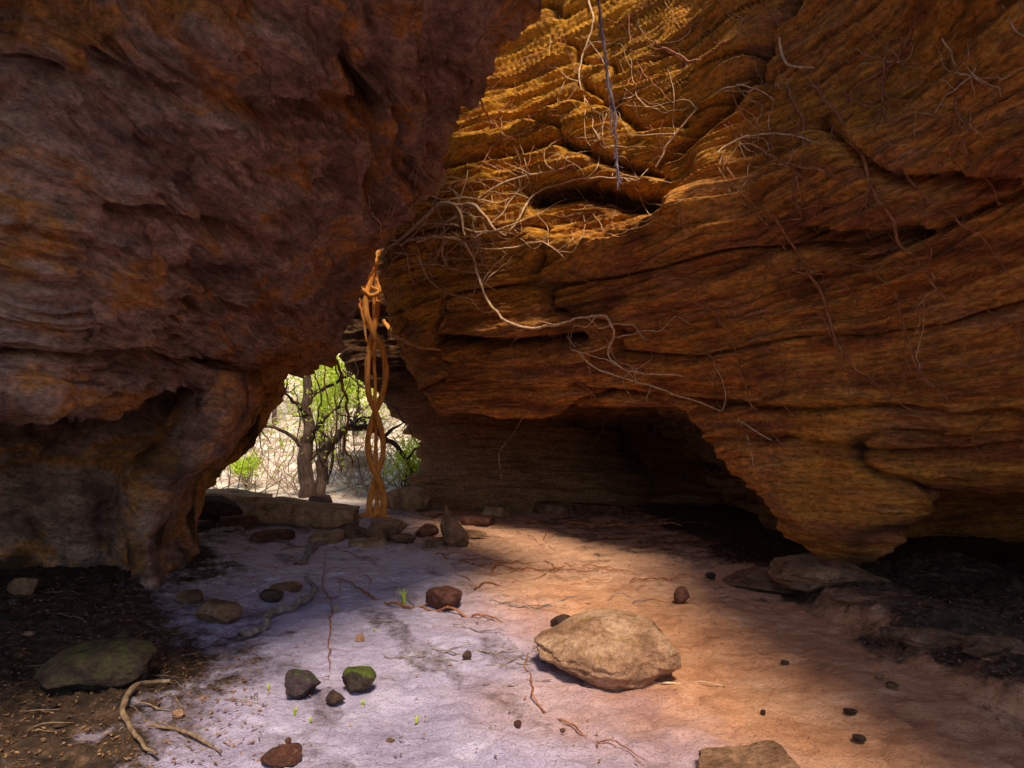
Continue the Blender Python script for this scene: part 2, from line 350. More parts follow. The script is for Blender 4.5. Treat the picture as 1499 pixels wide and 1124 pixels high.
for add,dz in ((0.5,0.06),(1.6,0.10),(3.2,0.12)):
    r=[]
    for q in net[12][:10]:
        k=1+add/max(q[1],4.0) if q[1]>0.5 else 1
        r.append((q[0]*k,q[1]*k,q[2]+dz+0.02*add))
    L=r[-1]; r+=[(L[0]-0.2,L[1]+0.2,L[2]+0.3),(L[0]-1.5,L[1]+0.6,L[2]+1),(L[0]-6,L[1]+1,L[2]+2)]
    net.append(r)
lit_tintl=lambda Q: sm(Q[:,1]+0.5*fbm(Q*1.5,3,311),7.2,9.4)*(1-sm(Q[:,2],2.3,3.6))  # glow from the cave mouth painted on the far lower lip
sheet('rock_overhang',net,[6,8,12]+[46]*4+[44,44,36,30,18,18,10,14,14],[4,8,36,44,56,60,64,54,24,16,10,6],M_left,disp_left,label='brown scalloped sandstone overhang above the sandy floor',lit_tint=lit_tintl)
sil=[(402,545,11.6),(392,590,11.1),(358,650,10.2),(302,690,9.2),(282,740,8.7),(278,790,8.3),(290,830,8.2),(296,880,8.2)]
net=[]
for k,(ul,e,dl) in enumerate(sil):
    base=[6.9,6.8,6.8,6.8,6.9,7.0,7.1,7.2][k]; foot2=[0,0,0,0.05,0.1,0.2,0.45,0.8][k]
    r=[S(-900,e,4.2),S(-300,e,6.2)]
    for uu,dd in ((0,0),(110,0.15),(175,0.35),(218,-0.3-foot2),(255,0.3)):
        uu2=uu*ul/290.0 if uu>150 else uu
        r.append(S(uu2,e,base+dd))
    r.append(S(ul-10,e,dl-0.25)); r.append(S(ul,e,dl)); L=r[-1]
    r.append(L+np.array([-0.35,0.9,0])); r.append(L+np.array([-2.5,3.0,0])); net.append(r)
sheet('cave_wall',net,[26,34,30,34,34,28,16],[8,16,40,30,24,24,34,20,16,8],M_left,lambda P,N:(0.2*fbm(P*0.9,4,401)-0.14*(1-ridg(P*np.array([1.2,1.2,1.0]),4,405))+0.07*fbm(P*np.array([5,5,2]),4,409)+0.1,np.clip(0.42+fbm(P*2,4,403),0,1)),label='dark undercut brown sandstone wall with a stubby pillar',lit_tint=lambda Q: np.clip(sm(Q[:,1],7.8,9.4)+0.6*sm(Q[:,0],-4.5,-4.0)*sm(fbm(Q*3,3,5),-0.1,0.2),0,1))  # orange glow near the cave mouth is painted into the wall colour
sil=[(455,250,14.5),(478,380,14.3),(497,450,14.2),(503,520,14.2),(535,556,14.3),(585,600,14.6),(615,640,14.8),(626,690,14.8),(640,738,14.6),(640,790,14.6)]
net=[]
for k,(ul,e,d) in enumerate(sil):
    L=S(ul,e,d)
    net.append([L+np.array([1.2,4,0]),L+np.array([0.25,1.2,0]),L,S(ul+35,e,d-0.5),S(ul+75,e,d-0.7),S(ul+140,e,d-0.5),S(ul+230,e,d+0.1),S(ul+310,e,d+3)])
sheet('rock_face',net,[30,30,36,26,32,32,32,28,16],[10,16,24,34,36,34,20],M_far,disp_plain,label='brown ochre layered rock face beside the bright cave mouth',lit_tint=lambda Q: 0.9*(1-sm(Q[:,2],2.2,3.0)))  # lower part painted lighter to offset the shading there
# ---------------------------------------------------------------- tubes
def tube(pts,rad,sides=8,seg=6,jit=0.0,seed=0,freq=6.0):
    P=cr(np.array(pts,float),seg); n=len(P)
    R=np.interp(np.linspace(0,1,n),np.linspace(0,1,len(rad)),rad)
    if jit>0:
        q=P*freq+seed*3.1
        P=P+jit*np.stack([fbm(q,2,seed),fbm(q,2,seed+1),fbm(q,2,seed+2)],1)
    T=np.gradient(P,axis=0); T/=np.linalg.norm(T,axis=1,keepdims=True)+1e-9
    ref=np.array([0.31,0.17,0.93]) if abs(T[0][2])<0.8 else np.array([1.0,0.1,0.05])
    vs=[]; a=np.cross(T[0],ref); a/=np.linalg.norm(a)
    for i in range(n):
        a=a-T[i]*np.dot(a,T[i]); a/=np.linalg.norm(a)+1e-9; bb=np.cross(T[i],a)
        for k in range(sides):
            th=2*math.pi*k/sides; rr=R[i]*(1+0.10*math.sin(i*0.6+k*2+seed))
            vs.append(P[i]+rr*(math.cos(th)*a+math.sin(th)*bb))
    fs=[]
    for i in range(n-1):
        for k in range(sides):
            k2=(k+1)%sides; fs.append((i*sides+k,i*sides+k2,(i+1)*sides+k2,(i+1)*sides+k))
    return np.array(vs),np.array(fs)
def joined(parts):
    V=[];F=[];o=0
    for v,f in parts: V.append(v);F.append(f+o);o+=len(v)
    return np.concatenate(V),np.concatenate(F)
def onrock(b,e,off=0.03,default=9):
    d=Vector(S(b,e,1.0)-np.array([0,0,CAMZ])).normalized(); best=None
    for k in BV.values():
        h=k.ray_cast(Vector((0,0,CAMZ)),d,40)
        if h[0] is not None and (best is None or h[3]<best[3]): best=h
    if best is None: return S(b,e,default)
    return np.array(best[0]-d*off)
def drape(pl,r,mat,name,label,off=0.03,sub=3,cat='root',group=None,jit=0.02,sides=6,twigs=0):
    q=cr(np.array([(a,b,0) for a,b in pl],float),sub)
    q[1:-1,:2]+=rng.normal(0,2.4,(len(q)-2,2))
    P=np.array([onrock(a[0],a[1],off) for a in q])
    for _ in range(2): P[1:-1]=0.25*P[:-2]+0.5*P[1:-1]+0.25*P[2:]
    parts=[tube(P,[r*0.9,r,r*0.8,r*0.4],sides,3,jit,seed=len(bpy.data.objects))]
    for k in range(twigs):
        i=rng.integers(1,len(q)-1); a=rng.uniform(0,6.28); pts=[(q[i][0],q[i][1])]
        for _ in range(5):
            a+=rng.normal(0,0.6); L=rng.uniform(10,28); pts.append((pts[-1][0]+L*math.cos(a),pts[-1][1]+L*math.sin(a)))
        W=np.array([P[i]]+[onrock(a_,b_,off*0.7) for a_,b_ in pts[1:]]); parts.append(tube(W,[r*0.45,r*0.34,r*0.18],5,4,jit))
    v,f=joined(parts)
    o=meshobj(name,v,f,mat); tag(o,label,cat,group=group); return o
pale='pale winding root clinging to the layered cliff'
GR='roots creeping over the cliff'
drape([(560,375),(575,360),(605,335),(640,303),(668,298),(678,318),(682,345)],0.032,M_pale,'climbing_root',pale,0.10,group=GR,twigs=4)
drape([(668,300),(700,302),(718,328),(740,345)],0.025,M_pale,'climbing_root',pale,0.10,group=GR,twigs=4)
drape([(610,352),(650,345),(690,358),(696,395),(712,435),(745,472),(790,482),(850,467),(880,462),(900,478),(890,512),(900,535),(945,547),(1000,550)],0.022,M_pale,'climbing_root','long pale root zigzagging down the layered cliff',0.10,group=GR,twigs=14,jit=0.04)
drape([(740,345),(765,320),(770,290),(820,270),(880,258),(930,262),(985,268)],0.014,M_pale,'climbing_root',pale,0.08,group=GR,twigs=7)
drape([(830,492),(860,528),(915,553),(975,572),(1060,602),(1130,645)],0.014,M_pale,'climbing_root',pale,0.09,group=GR,twigs=9)
drape([(862,0),(868,40),(846,92),(850,135),(870,160)],0.014,M_pale,'climbing_root',pale,0.07,group=GR,twigs=5)
drape([(960,245),(985,195),(1040,140),(1100,118)],0.014,M_pale,'climbing_root','brown root following a cliff seam',0.08,group=GR,twigs=7)
drape([(1050,225),(1080,205),(1130,190),(1200,210)],0.011,M_pale,'climbing_root','brown root following a cliff seam',0.07,group=GR,twigs=6)
drape([(1140,55),(1148,88),(1165,97),(1192,98)],0.014,M_pale,'climbing_root','short pale root curling off the cliff',0.08,group=GR)
for pl in [[(590,345),(640,322),(700,340),(760,325),(830,290)],[(585,360),(620,330),(635,300),(650,262),(645,245)],[(598,350),(640,350),(660,330),(690,330)],[(580,370),(600,372),(598,398),(612,420)],[(700,290),(740,262),(800,255),(840,240)],[(640,300),(690,285),(720,300),(745,290)],[(630,335),(668,318),(712,318)],[(610,360),(620,400),(650,430),(700,440)],[(600,390),(640,385),(680,400),(740,395)],[(690,360),(740,370),(790,350),(830,380)],[(640,305),(655,340),(645,375),(665,400)]]:
    drape(pl,0.013,M_pale,'climbing_root',pale,0.09,group=GR,twigs=6)
drape([(735,700),(732,665),(750,640),(768,608)],0.022,M_pale,'climbing_root','brown root standing in the dark recess',0.06,group=GR)
drape([(562,468),(580,490),(605,503),(645,512)],0.05,M_root,'climbing_root','thick orange root curving against the rock face',0.1,group=GR)
for k,pl in enumerate([[(900,452),(925,450),(985,490),(1045,522),(1100,556),(1165,612)],[(1058,232),(1085,288),(1140,348),(1165,395),(1215,402)],
    [(1180,110),(1250,200),(1300,330),(1390,440)],[(1300,60),(1290,170),(1340,280),(1420,330),(1499,420)],[(1120,300),(1200,420),(1230,520),(1340,600)],
    [(960,60),(1010,90),(1060,70),(1100,20)],[(1240,380),(1310,420),(1330,520),(1400,600)],[(700,250),(730,210),(800,180),(850,120)],[(650,270),(720,262),(790,280)],
    [(830,400),(900,420),(960,400),(1040,420)],[(1400,120),(1410,220),(1470,300)],[(780,520),(850,560),(880,590)],[(1000,430),(1070,480),(1100,600),(1180,680)],[(1350,20),(1300,100),(1240,140),(1200,260)],[(690,120),(720,180),(760,205)],[(920,20),(930,90),(990,150)],[(1060,180),(1150,240),(1220,250),(1290,320)],[(1150,120),(1180,200),(1160,290),(1200,340)]]):
    drape(pl,0.010+0.003*(k%3),M_thin,'rootlet','thin red brown rootlet spread over the cliff',0.05,4,group='thin rootlets on the cliff',sides=5,twigs=8,jit=0.04)
for k in range(50):
    b0=rng.uniform(640,1480); e0=rng.uniform(0,620); ang=rng.uniform(0.3,2.6)
    if b0<760 and e0<180: continue
    pl=[(b0,e0)]
    for _ in range(5):
        ang+=rng.normal(0,0.6); L=rng.uniform(18,42); pl.append((pl[-1][0]+L*math.cos(ang),pl[-1][1]+L*math.sin(ang)*0.8))
    drape(pl,rng.uniform(0.004,0.008),M_thin if k%4 else M_pale,'rootlet','hair thin rootlet on layered sandstone',0.04,3,group='thin rootlets on the cliff',sides=4,jit=0.04,twigs=4)
P=[S(872,-60,5.5),S(876,0,5.5),S(886,80,5.5),S(893,130,5.5),S(901,190,5.5),S(906,262,5.5)]
parts=[tube(P,[0.010,0.012,0.014,0.010,0.006],6,8,0.03,3)]
for k in range(130):
    f=rng.uniform(0.1,1)**0.6; i=f*5; q=np.array([np.interp(i,range(6),[a[j] for a in P]) for j in range(3)])
    dv=np.array([rng.normal(0,0.02),rng.normal(0,0.02),-rng.uniform(0.03,0.12)]); parts.append(tube([q,q+dv*0.5+rng.normal(0,0.006,3),q+dv],[0.004,0.002],4,2))
v,f=joined(parts); M_lil=wood_mat('grey_lilac_root',(0.36,0.28,0.34),(0.6,0.5,0.6))
tag(meshobj('hanging_root',v,f,M_lil),'thin grey bristly root dangling from above','root')
# ---------------------------------------------------------------- root column
E=bpy.data.objects.new('root_column',None); E.location=S(551,757,12.2); link(E)
tag(E,'twisted orange fig roots forming a hanging column','root')
base=np.array(E.location)
def strand(pl,r,mat=M_root,seed=0,name='root_strand'):
    pts=[S(a,b,12.2+dd) for a,b,dd in pl]
    v,f=tube(pts,r,12,9,0.02,seed,2.0); o=meshobj(name,v-base,f,mat); o.parent=E
strand([(556,362,0),(546,400,0),(537,432,-.08),(537,458,-.1),(546,484,-.12),(560,512,-.05),(565,545,0),(560,580,.08),(546,612,.06),(539,645,0),(543,680,-.1),(556,705,-.1),(562,735,0),(558,770,0)],[0.045,0.055,0.06,0.062,0.06,0.058,0.055,0.058,0.06,0.065,0.075],seed=1)
strand([(545,385,0.1),(552,412,.1),(554,440,.1),(550,475,.1),(541,508,.06),(538,545,0),(541,578,-.1),(553,610,-.12),(561,640,-.05),(560,672,.06),(548,705,.08),(541,738,0),(542,770,-0.05)],[0.04,0.045,0.05,0.052,0.055,0.055,0.052,0.055,0.06,0.075],seed=2)
strand([(548,430,.12),(549,540,.16),(550,600,.16),(551,680,.15),(551,770,.1)],[0.03,0.034,0.036,0.04,0.05],seed=5)
for pl,r in [([(524,436),(531,424),(541,400),(550,380)],0.05),([(545,418),(565,428),(588,425),(606,405),(608,370)],0.033),([(552,440),(572,445),(596,436),(612,440)],0.026),([(528,436),(530,462),(538,500)],0.028),([(533,425),(545,432),(556,424),(552,408)],0.042)]:
    P=[S(a,b,12.1) for a,b in pl]; v,f=tube(P,[r,r,r*0.7],8,6,0.04,5); o=meshobj('root_strand',v-base,f,M_root); o.parent=E
for k in range(5):
    th=-0.4-k*0.6; P=[base+np.array([0,0,0.16]),base+np.array([math.cos(th)*0.16,math.sin(th)*0.16,0.05]),base+np.array([math.cos(th)*(0.5+0.1*k),math.sin(th)*(0.45),-0.02])]
    v,f=tube(P,[0.06,0.045,0.02],8,6,0.03,k); o=meshobj('root_foot',v-base,f,M_root); o.parent=E
for pl,r,mt,dd in [([(505,455),(492,490),(494,530),(505,570),(512,610),(505,645),(518,680)],0.03,M_thin,12.0),([(520,430),(500,470),(488,520),(500,560)],0.02,M_thin,12.0),([(560,420),(575,460),(570,500)],0.02,M_thin,12.0),([(610,440),(585,400),(570,370)],0.025,M_pale,12.0),([(600,350),(606,385),(600,430),(612,470)],0.016,M_pale,12.0),([(560,380),(570,410),(592,430),(600,440)],0.02,M_pale,12.0),
    ([(480,500),(476,560),(492,620),(486,690)],0.014,M_thin,13.0),([(455,530),(470,580),(462,640),(478,700)],0.016,M_bark,13.5),([(520,520),(526,580),(518,640),(530,700)],0.012,M_bark,13.2),([(500,540),(540,575),(580,600),(610,650)],0.02,M_bark,13.8),([(430,560),(440,620),(420,690)],0.014,M_bark,14.0)]:
    v,f=tube([S(a,b,dd) for a,b in pl],[r,r,r*0.6],6,6,0.06,9); tag(meshobj('hanging_root',v,f,mt),'slender brown root hanging in the cave mouth','root')
# ---------------------------------------------------------------- rocks
def rock(name,b,e,w,h,mat,label,depth=None,flat=0.25,seed=1,res=5,tilt=0,yaw=None,cuts=9,bury=0.12,d=None,shape=None,cat='rock',noise_=0.05,group=None,lo=0.52,hi=0.8):
    d=d or CAMZ*900/(e-640); W=w/900*d; H=h/900*d; Dp=depth or W*0.75
    bpy.ops.mesh.primitive_ico_sphere_add(subdivisions=res,radius=1); o=bpy.context.object
    me=o.data; n=len(me.vertices); P=np.zeros(n*3); me.vertices.foreach_get('co',P); P=P.reshape(-1,3)
    rg=np.random.default_rng(seed)
    if shape=='slab':
        for a,off in (((0,0,1),0.32),((0.05,0,-1),0.32),((0.1,1,0.1),0.5),((-0.1,-1,0.15),0.5),((1,0.2,0),0.85),((-1,0.25,0.1),0.85),((0.7,-0.7,0.1),0.86),((-0.6,-0.6,0.5),0.72)):
            a=np.array(a,float)+rg.normal(0,0.08,3); a/=np.linalg.norm(a); ex=np.maximum(0,P@a-off); P-=ex[:,None]*a*0.97
        cuts=0; P[:,2]+=0.03*np.round(2*fbm(P*np.array([2,2,7]),2,seed))
    for k in range(cuts):
        a=rg.normal(size=3); 
        if k==0: a=np.array([0.1*rg.normal(),0.1*rg.normal(),1])
        a/=np.linalg.norm(a); off=rg.uniform(lo,hi) if k else 1-flat
        ex=np.maximum(0,P@a-off); P-=ex[:,None]*a*0.93
    P+=P*(noise_*2*fbm(P*1.7+seed,4,seed))[:,None]; P+=P*(noise_*0.5*fbm(P*7+seed,4,seed+5))[:,None]
    if shape=='spike': s=1-0.85*np.clip((P[:,2]+0.7)/1.4,0,1); P[:,0]*=s; P[:,1]*=s; P[:,0]-=0.32*(P[:,2]+0.6)
    if shape=='wedge':
        P[:,2]*=0.5+0.5*sm(P[:,0],-1.0,-0.1); P[:,0]=np.minimum(P[:,0],0.82+0.05*fbm(P*2,3,3)); P[:,2]+=0.03*ridg(P*np.array([1,1,3])*1.5,3,8)
    mn=P.min(0); mx=P.max(0); P=(P-(mn+mx)/2)/((mx-mn)/2)
    P=P*np.array([W/2,Dp/2,H/2*(1+bury)])
    R=np.array(Matrix.Rotation(math.radians(tilt),3,'Y')@Matrix.Rotation(0 if yaw is None else math.radians(yaw),3,'Z'))
    P=P@R.T; P[:,2]-=P[:,2].min()
    me.vertices.foreach_set('co',P.ravel()); me.polygons.foreach_set('use_smooth',[True]*len(me.polygons)); me.update()
    try: me.set_sharp_from_angle(angle=math.radians(38))
    except Exception: pass
    c=S(b,e,d); cy=d+Dp*0.35; cx=(b-750)/900*cy
    o.location=(cx,cy,gzz(cx,cy)-H*bury)
    o.name=name; me.name=name; me.materials.append(mat); tag(o,label,cat,group=group); return o
m_b=small_rock_mat('buff_boulder_stone',(0.40,0.22,0.13),(0.62,0.40,0.26),moss=(0.34,0.2,0.06),scale=4,mr=(0.56,0.7))
m_d=small_rock_mat('dark_brown_stone',(0.075,0.042,0.03),(0.15,0.09,0.062))
m_r=small_rock_mat('rusty_red_stone',(0.16,0.06,0.04),(0.28,0.12,0.075),scale=9)
m_m=small_rock_mat('mossy_dark_stone',(0.09,0.055,0.065),(0.18,0.12,0.13),moss=(0.08,0.14,0.02),scale=12,mr=(0.5,0.62))
m_mm=small_rock_mat('green_mossy_stone',(0.10,0.07,0.05),(0.2,0.14,0.1),moss=(0.13,0.20,0.02),scale=10,mr=(0.32,0.46))
m_dm=small_rock_mat('dark_stone_with_moss_film',(0.06,0.038,0.028),(0.13,0.085,0.06),moss=(0.09,0.10,0.03),scale=7,mr=(0.45,0.6))
m_g=small_rock_mat('brown_ochre_stone',(0.24,0.125,0.07),(0.42,0.24,0.14),scale=5)
m_s=small_rock_mat('light_brown_slab_stone',(0.44,0.26,0.14),(0.66,0.43,0.26),scale=4)
m_w=small_rock_mat('pale_slope_stone',(0.55,0.45,0.36),(0.75,0.66,0.58),scale=4)
rock('boulder',882,1004,218,84,m_b,'large rounded buff boulder resting on pale sand',depth=0.95,seed=12,res=6,flat=0.2,cuts=4,bury=0.3,noise_=0.08,lo=0.78,hi=0.93,shape='wedge')
rock('rock',650,896,56,32,m_r,'rusty red angular stone on the sand',seed=3,cuts=14,hi=0.66,noise_=0.08)
rock('rock',444,1026,52,36,m_m,'dark purple stone with a little moss',seed=4,noise_=0.08)
rock('rock',526,1020,52,40,m_mm,'rounded stone capped with green moss',seed=5,noise_=0.07)
rock('rock',492,1034,28,18,m_d,'small dark stone beside mossy stones',seed=6,res=4)
rock('rock',684,964,14,13,m_d,'tiny dark stone on pale sand',seed=7,res=3)
rock('rock',998,889,24,24,m_r,'small orange upright stone on ochre sand',seed=8,res=4)
rock('rock',528,943,15,12,m_b,'tiny buff pebble on pale sand',seed=9,res=3)
rock('rock',262,1060,16,14,m_b,'tiny buff pebble on dark soil',seed=19,res=3)
rock('rock',320,920,68,36,m_g,'flat brown stone at the edge of dark soil',seed=10,tilt=12,cuts=12)
rock('rock',278,888,36,20,m_g,'small brown stone on dark soil',seed=11,res=4)
rock('rock',398,884,36,18,m_d,'small dark stone beside a grey root',seed=13,res=4)
rock('rock',418,868,45,14,m_g,'low brown stone beside a grey root',seed=14,res=4)
rock('rock',38,888,42,26,m_g,'small brown stone on dark soil',seed=15,res=4)
rock('rock',145,1032,165,56,m_dm,'large rounded dark mossy stone half sunk in soil',seed=17,flat=0.2,bury=0.35,noise_=0.09,lo=0.75,hi=0.92,cuts=5)
rock('rock',412,1128,60,24,m_r,'rusty stone on pale sand',seed=18)
rock('rock',1092,1150,150,30,m_g,'flat brown wedge of stone on ochre sand',seed=21,tilt=-8,d=2.75,shape='slab',noise_=0.1)
rock('rock',822,922,32,18,m_d,'small dark stone beside the boulder',seed=22,res=4)
rock('rock',566,793,62,32,m_g,'ochre stone at the foot of the root column',seed=23,cuts=14,hi=0.68)
rock('rock',625,787,36,20,m_r,'rusty stone near the root column',seed=24,res=4)
rock('rock',590,797,40,14,m_g,'flat ochre stone near the root column',seed=25,res=4)
rock('standing_rock',666,800,44,62,m_g,'pointed brown stone standing slanted on the sand',seed=26,shape='spike',cat='rock',cuts=9,lo=0.6,hi=0.85,noise_=0.08)
rock('fallen_slab',446,772,176,28,m_s,'long flat sandstone slab lying at the cave mouth',seed=27,depth=1.4,tilt=3,yaw=-6,shape='slab',noise_=0.09)
rock('fallen_slab',335,748,130,22,m_s,'broad flat rock slab bridging the cave mouth',seed=29,depth=1.5,shape='slab',yaw=12,tilt=6,noise_=0.1)
rock('rock',316,764,74,34,m_d,'dark tilted block at the cave mouth',seed=28,tilt=25,cuts=14,hi=0.65)
rock('rock',597,748,75,34,m_s,'rounded ochre rock behind the root column',seed=30,cuts=14,hi=0.7)
rock('rock',520,712,60,24,m_w,'sunlit buff rock outside the cave mouth',seed=31)
rock('rock',612,722,50,32,m_g,'brown rock beside the rock face',seed=32,cuts=13)
for k,(b_,e_,w_,h_) in enumerate([(480,792,50,14),(520,786,36,14),(700,770,40,12),(540,800,28,10),(640,800,22,10),(400,792,60,14),(690,790,26,12),(660,740,40,16),(470,745,60,18),(395,752,70,20),(505,770,44,22),(350,775,50,16),(730,756,60,16),(800,750,80,16),(880,752,90,14)]):
    rock('rock',b_,e_,w_,h_,[m_s,m_g,m_r][k%3],'broken flat rubble stone at the cave mouth',seed=300+k,res=4,shape='slab',yaw=k*37,depth=0.6,noise_=0.1,group='rubble at the cave mouth')
rock('rock',1205,885,170,30,m_g,'brown boulder under the overhanging cliff nose',seed=33,depth=0.9,noise_=0.14,bury=0.7,cuts=5,lo=0.7,hi=0.9)
rock('rock',1118,866,120,20,m_g,'low brown rock mound under the cliff',seed=34,depth=0.9,bury=0.7,noise_=0.12)
rock('rock',1222,884,36,34,m_r,'reddish stone under the cliff nose',seed=35,res=4)
for k,(b_,e_,w_,h_,mm,dp) in enumerate([(1285,918,130,14,m_g,0.5),(1370,968,150,16,m_g,0.35),(1470,1000,120,24,m_g,0.45)]):
    rock('rock_ledge',b_,e_,w_,h_,mm,'low eroded brown rock ledge sunk in debris',seed=40+k,flat=0.35,res=5,bury=1.0,depth=dp,noise_=0.2,group='ledges in the dark debris',lo=0.75,hi=0.95,cuts=5,yaw=-25)
for k in range(34):
    b_=rng.uniform(-50,1500); e_=rng.uniform(790,1100)
    if 420<b_<1200 and rng.random()<0.6: continue
    rock('pebble',b_,e_,rng.uniform(8,20),rng.uniform(5,11),[m_d,m_g,m_r,m_d][k%4],'small weathered pebble lying on the cave floor',seed=90+k,res=2,cuts=5,group='pebbles on the cave floor')
# ---------------------------------------------------------------- floor roots and sticks
def floorstick(pl,r,mat,name,label,lift=0.0,cat='root',group=None,jit=0.03):
    P=[]
    for b_,e_ in cr(np.array([(a,b,0) for a,b in pl],float),3)[:,:2]:
        d=CAMZ*900/(e_-640); x_=(b_-750)/900*d; P.append((x_,d,gzz(x_,d)+r*0.6+lift))
    v,f=tube(P,[r*0.7,r,r*0.9,r*0.4],7,4,jit,seed=len(bpy.data.objects)); return tag(meshobj(name,v,f,mat),label,cat,group=group)
FR='roots lying on the sand'
floorstick([(355,945),(385,922),(420,898),(452,882),(460,862),(445,848)],0.036,M_grey,'ground_root','grey weathered root snaking across pale sand',0.01,group=FR,jit=0.06)
floorstick([(435,832),(455,808),(478,788),(508,778)],0.045,M_grey,'ground_root','grey root reaching towards the cave mouth',0.02,group=FR,jit=0.1)
floorstick([(290,790),(340,782),(400,790),(440,800)],0.04,M_grey,'ground_root','grey root along the cave mouth threshold',0.02,group=FR,jit=0.1)
floorstick([(252,1018),(215,1024),(190,1044),(184,1065),(198,1092),(232,1128)],0.017,M_dim,'fallen_branch','curved brown branch lying on dark soil',0.03,'branch',jit=0.025)
floorstick([(213,1076),(255,1080),(295,1094),(322,1112)],0.010,M_dim,'fallen_branch','thin brown branch lying on dark soil',0.02,'branch',jit=0.025)
floorstick([(478,800),(474,850),(486,900),(482,960),(478,1000)],0.006,M_thin,'ground_root','thread thin dark root crossing pale sand',0.012,group=FR,jit=0.05)
floorstick([(772,960),(778,1000),(800,1040),(850,1070),(950,1122)],0.006,M_thin,'ground_root','thin brown root curling past the boulder',0.012,group=FR,jit=0.05)
floorstick([(500,852),(555,878),(620,893),(700,905),(740,912)],0.012,M_thin,'ground_root','thin brown root lying over the sand',0.01,group=FR,jit=0.06)
floorstick([(690,868),(720,850),(730,828),(760,820)],0.012,M_thin,'ground_root','thin brown root lying over the sand',0.01,group=FR,jit=0.06)
floorstick([(925,996),(960,1000),(1010,1000),(1060,1002)],0.007,M_pale,'twig','thin straw coloured twig on ochre sand',cat='twig')
floorstick([(640,812),(700,830),(770,838),(830,832)],0.014,M_thin,'ground_root','brown root lying over the sand',0.01,group=FR,jit=0.08)
floorstick([(600,760),(680,752),(780,765),(900,772),(1040,768)],0.03,M_thin,'ground_root','long brown root across the back of the cave',group=FR,jit=0.1)
for k in range(80):
    e_=rng.uniform(760,860) if k%3 else rng.uniform(860,1010); b_=rng.uniform(300,1050) if k%3 else rng.uniform(520,900); a=rng.normal(0.1,0.5); L=rng.uniform(12,45)
    pl=[(b_,e_)]
    for _ in range(3): a+=rng.normal(0,0.35); pl.append((pl[-1][0]+L*math.cos(a),max(755,pl[-1][1]+L*math.sin(a)*0.35)))
    floorstick(pl,rng.uniform(0.003,0.009),M_thin if k%3 else M_grey,'twig','thin dry twig lying on the sand',0.004,cat='twig',group='twigs on the sand',jit=0.05)
for k in range(22):
    e_=rng.uniform(880,1110); b_=rng.uniform(0,330); a=rng.uniform(-0.8,0.8); pl=[(b_,e_)]
    for _ in range(3): a+=rng.normal(0,0.3); L=rng.uniform(10,28); pl.append((pl[-1][0]+L*math.cos(a),pl[-1][1]+L*math.sin(a)*0.5))
    floorstick(pl,rng.uniform(0.002,0.005),M_dim,'twig','thin brown twig lying on dark soil',0.01,cat='twig',group='twigs on dark soil',jit=0.03)
V=[];F=[]
def leafquad(c,L,W,dirv,up):
    s=np.cross(dirv,up); s/=np.linalg.norm(s)+1e-9; o=len(V)
    V.extend([c-dirv*L/2,c+s*W/2+up*W*0.15,c+dirv*L/2,c-s*W/2+up*W*0.15]); F.append((o,o+1,o+2,o+3))
n=0
while n<14000:
    d=rng.uniform(2.6,13) if n%2 else rng.uniform(2.6,7); x_=rng.uniform(-5,5); pr=0.025
    if x_<-1.2-0.42*(d-3) : pr=0.7
    if x_>2.7: pr=0.7
    if d>7: pr=max(pr,0.2)
    if rng.random()>pr: continue
    n+=1; th=rng.uniform(0,6.28); dv=np.array([math.cos(th),math.sin(th),rng.normal(0,0.25)]); dv/=np.linalg.norm(dv)
    up=np.array([rng.normal(0,0.3),rng.normal(0,0.3),1.0]); up/=np.linalg.norm(up)
    leafquad(np.array([x_,d,0.0]),rng.uniform(0.012,0.05),rng.uniform(0.005,0.016),dv,up)
V=np.array(V); cen=V.reshape(-1,4,3).mean(1); zz=gz(cen[:,0],cen[:,1])+0.014; V[:,2]+=np.repeat(zz,4)
tag(meshobj('leaf_litter',V,F,M_dry,False),'scattered dry brown leaves on the cave floor','leaves','stuff')
def tuft(b_,e_,h,name,label,nb=7):
    d=CAMZ*900/(e_-640); x_=(b_-750)/900*d; parts=[]
    for k in range(nb):
        th=rng.uniform(0,6.28); lean=rng.uniform(0.1,0.5)*h
        q=np.array([x_,d,gzz(x_,d)]); parts.append(tube([q,q+np.array([math.cos(th)*lean*0.3,math.sin(th)*lean*0.3,h*0.6]),q+np.array([math.cos(th)*lean,math.sin(th)*lean,h*rng.uniform(0.8,1.1)])],[0.006,0.006,0.001],4,4))
    v,f=joined(parts); tag(meshobj(name,v,f,M_leaf),label,'grass',group='seedlings in the sand')
tuft(592,886,0.17,'grass_tuft','small bright green grass tuft growing in sand')
for k in range(12): tuft(rng.uniform(380,640),rng.uniform(800,1070),rng.uniform(0.02,0.05),'seedling','tiny green seedling sprouting from pale sand',4)
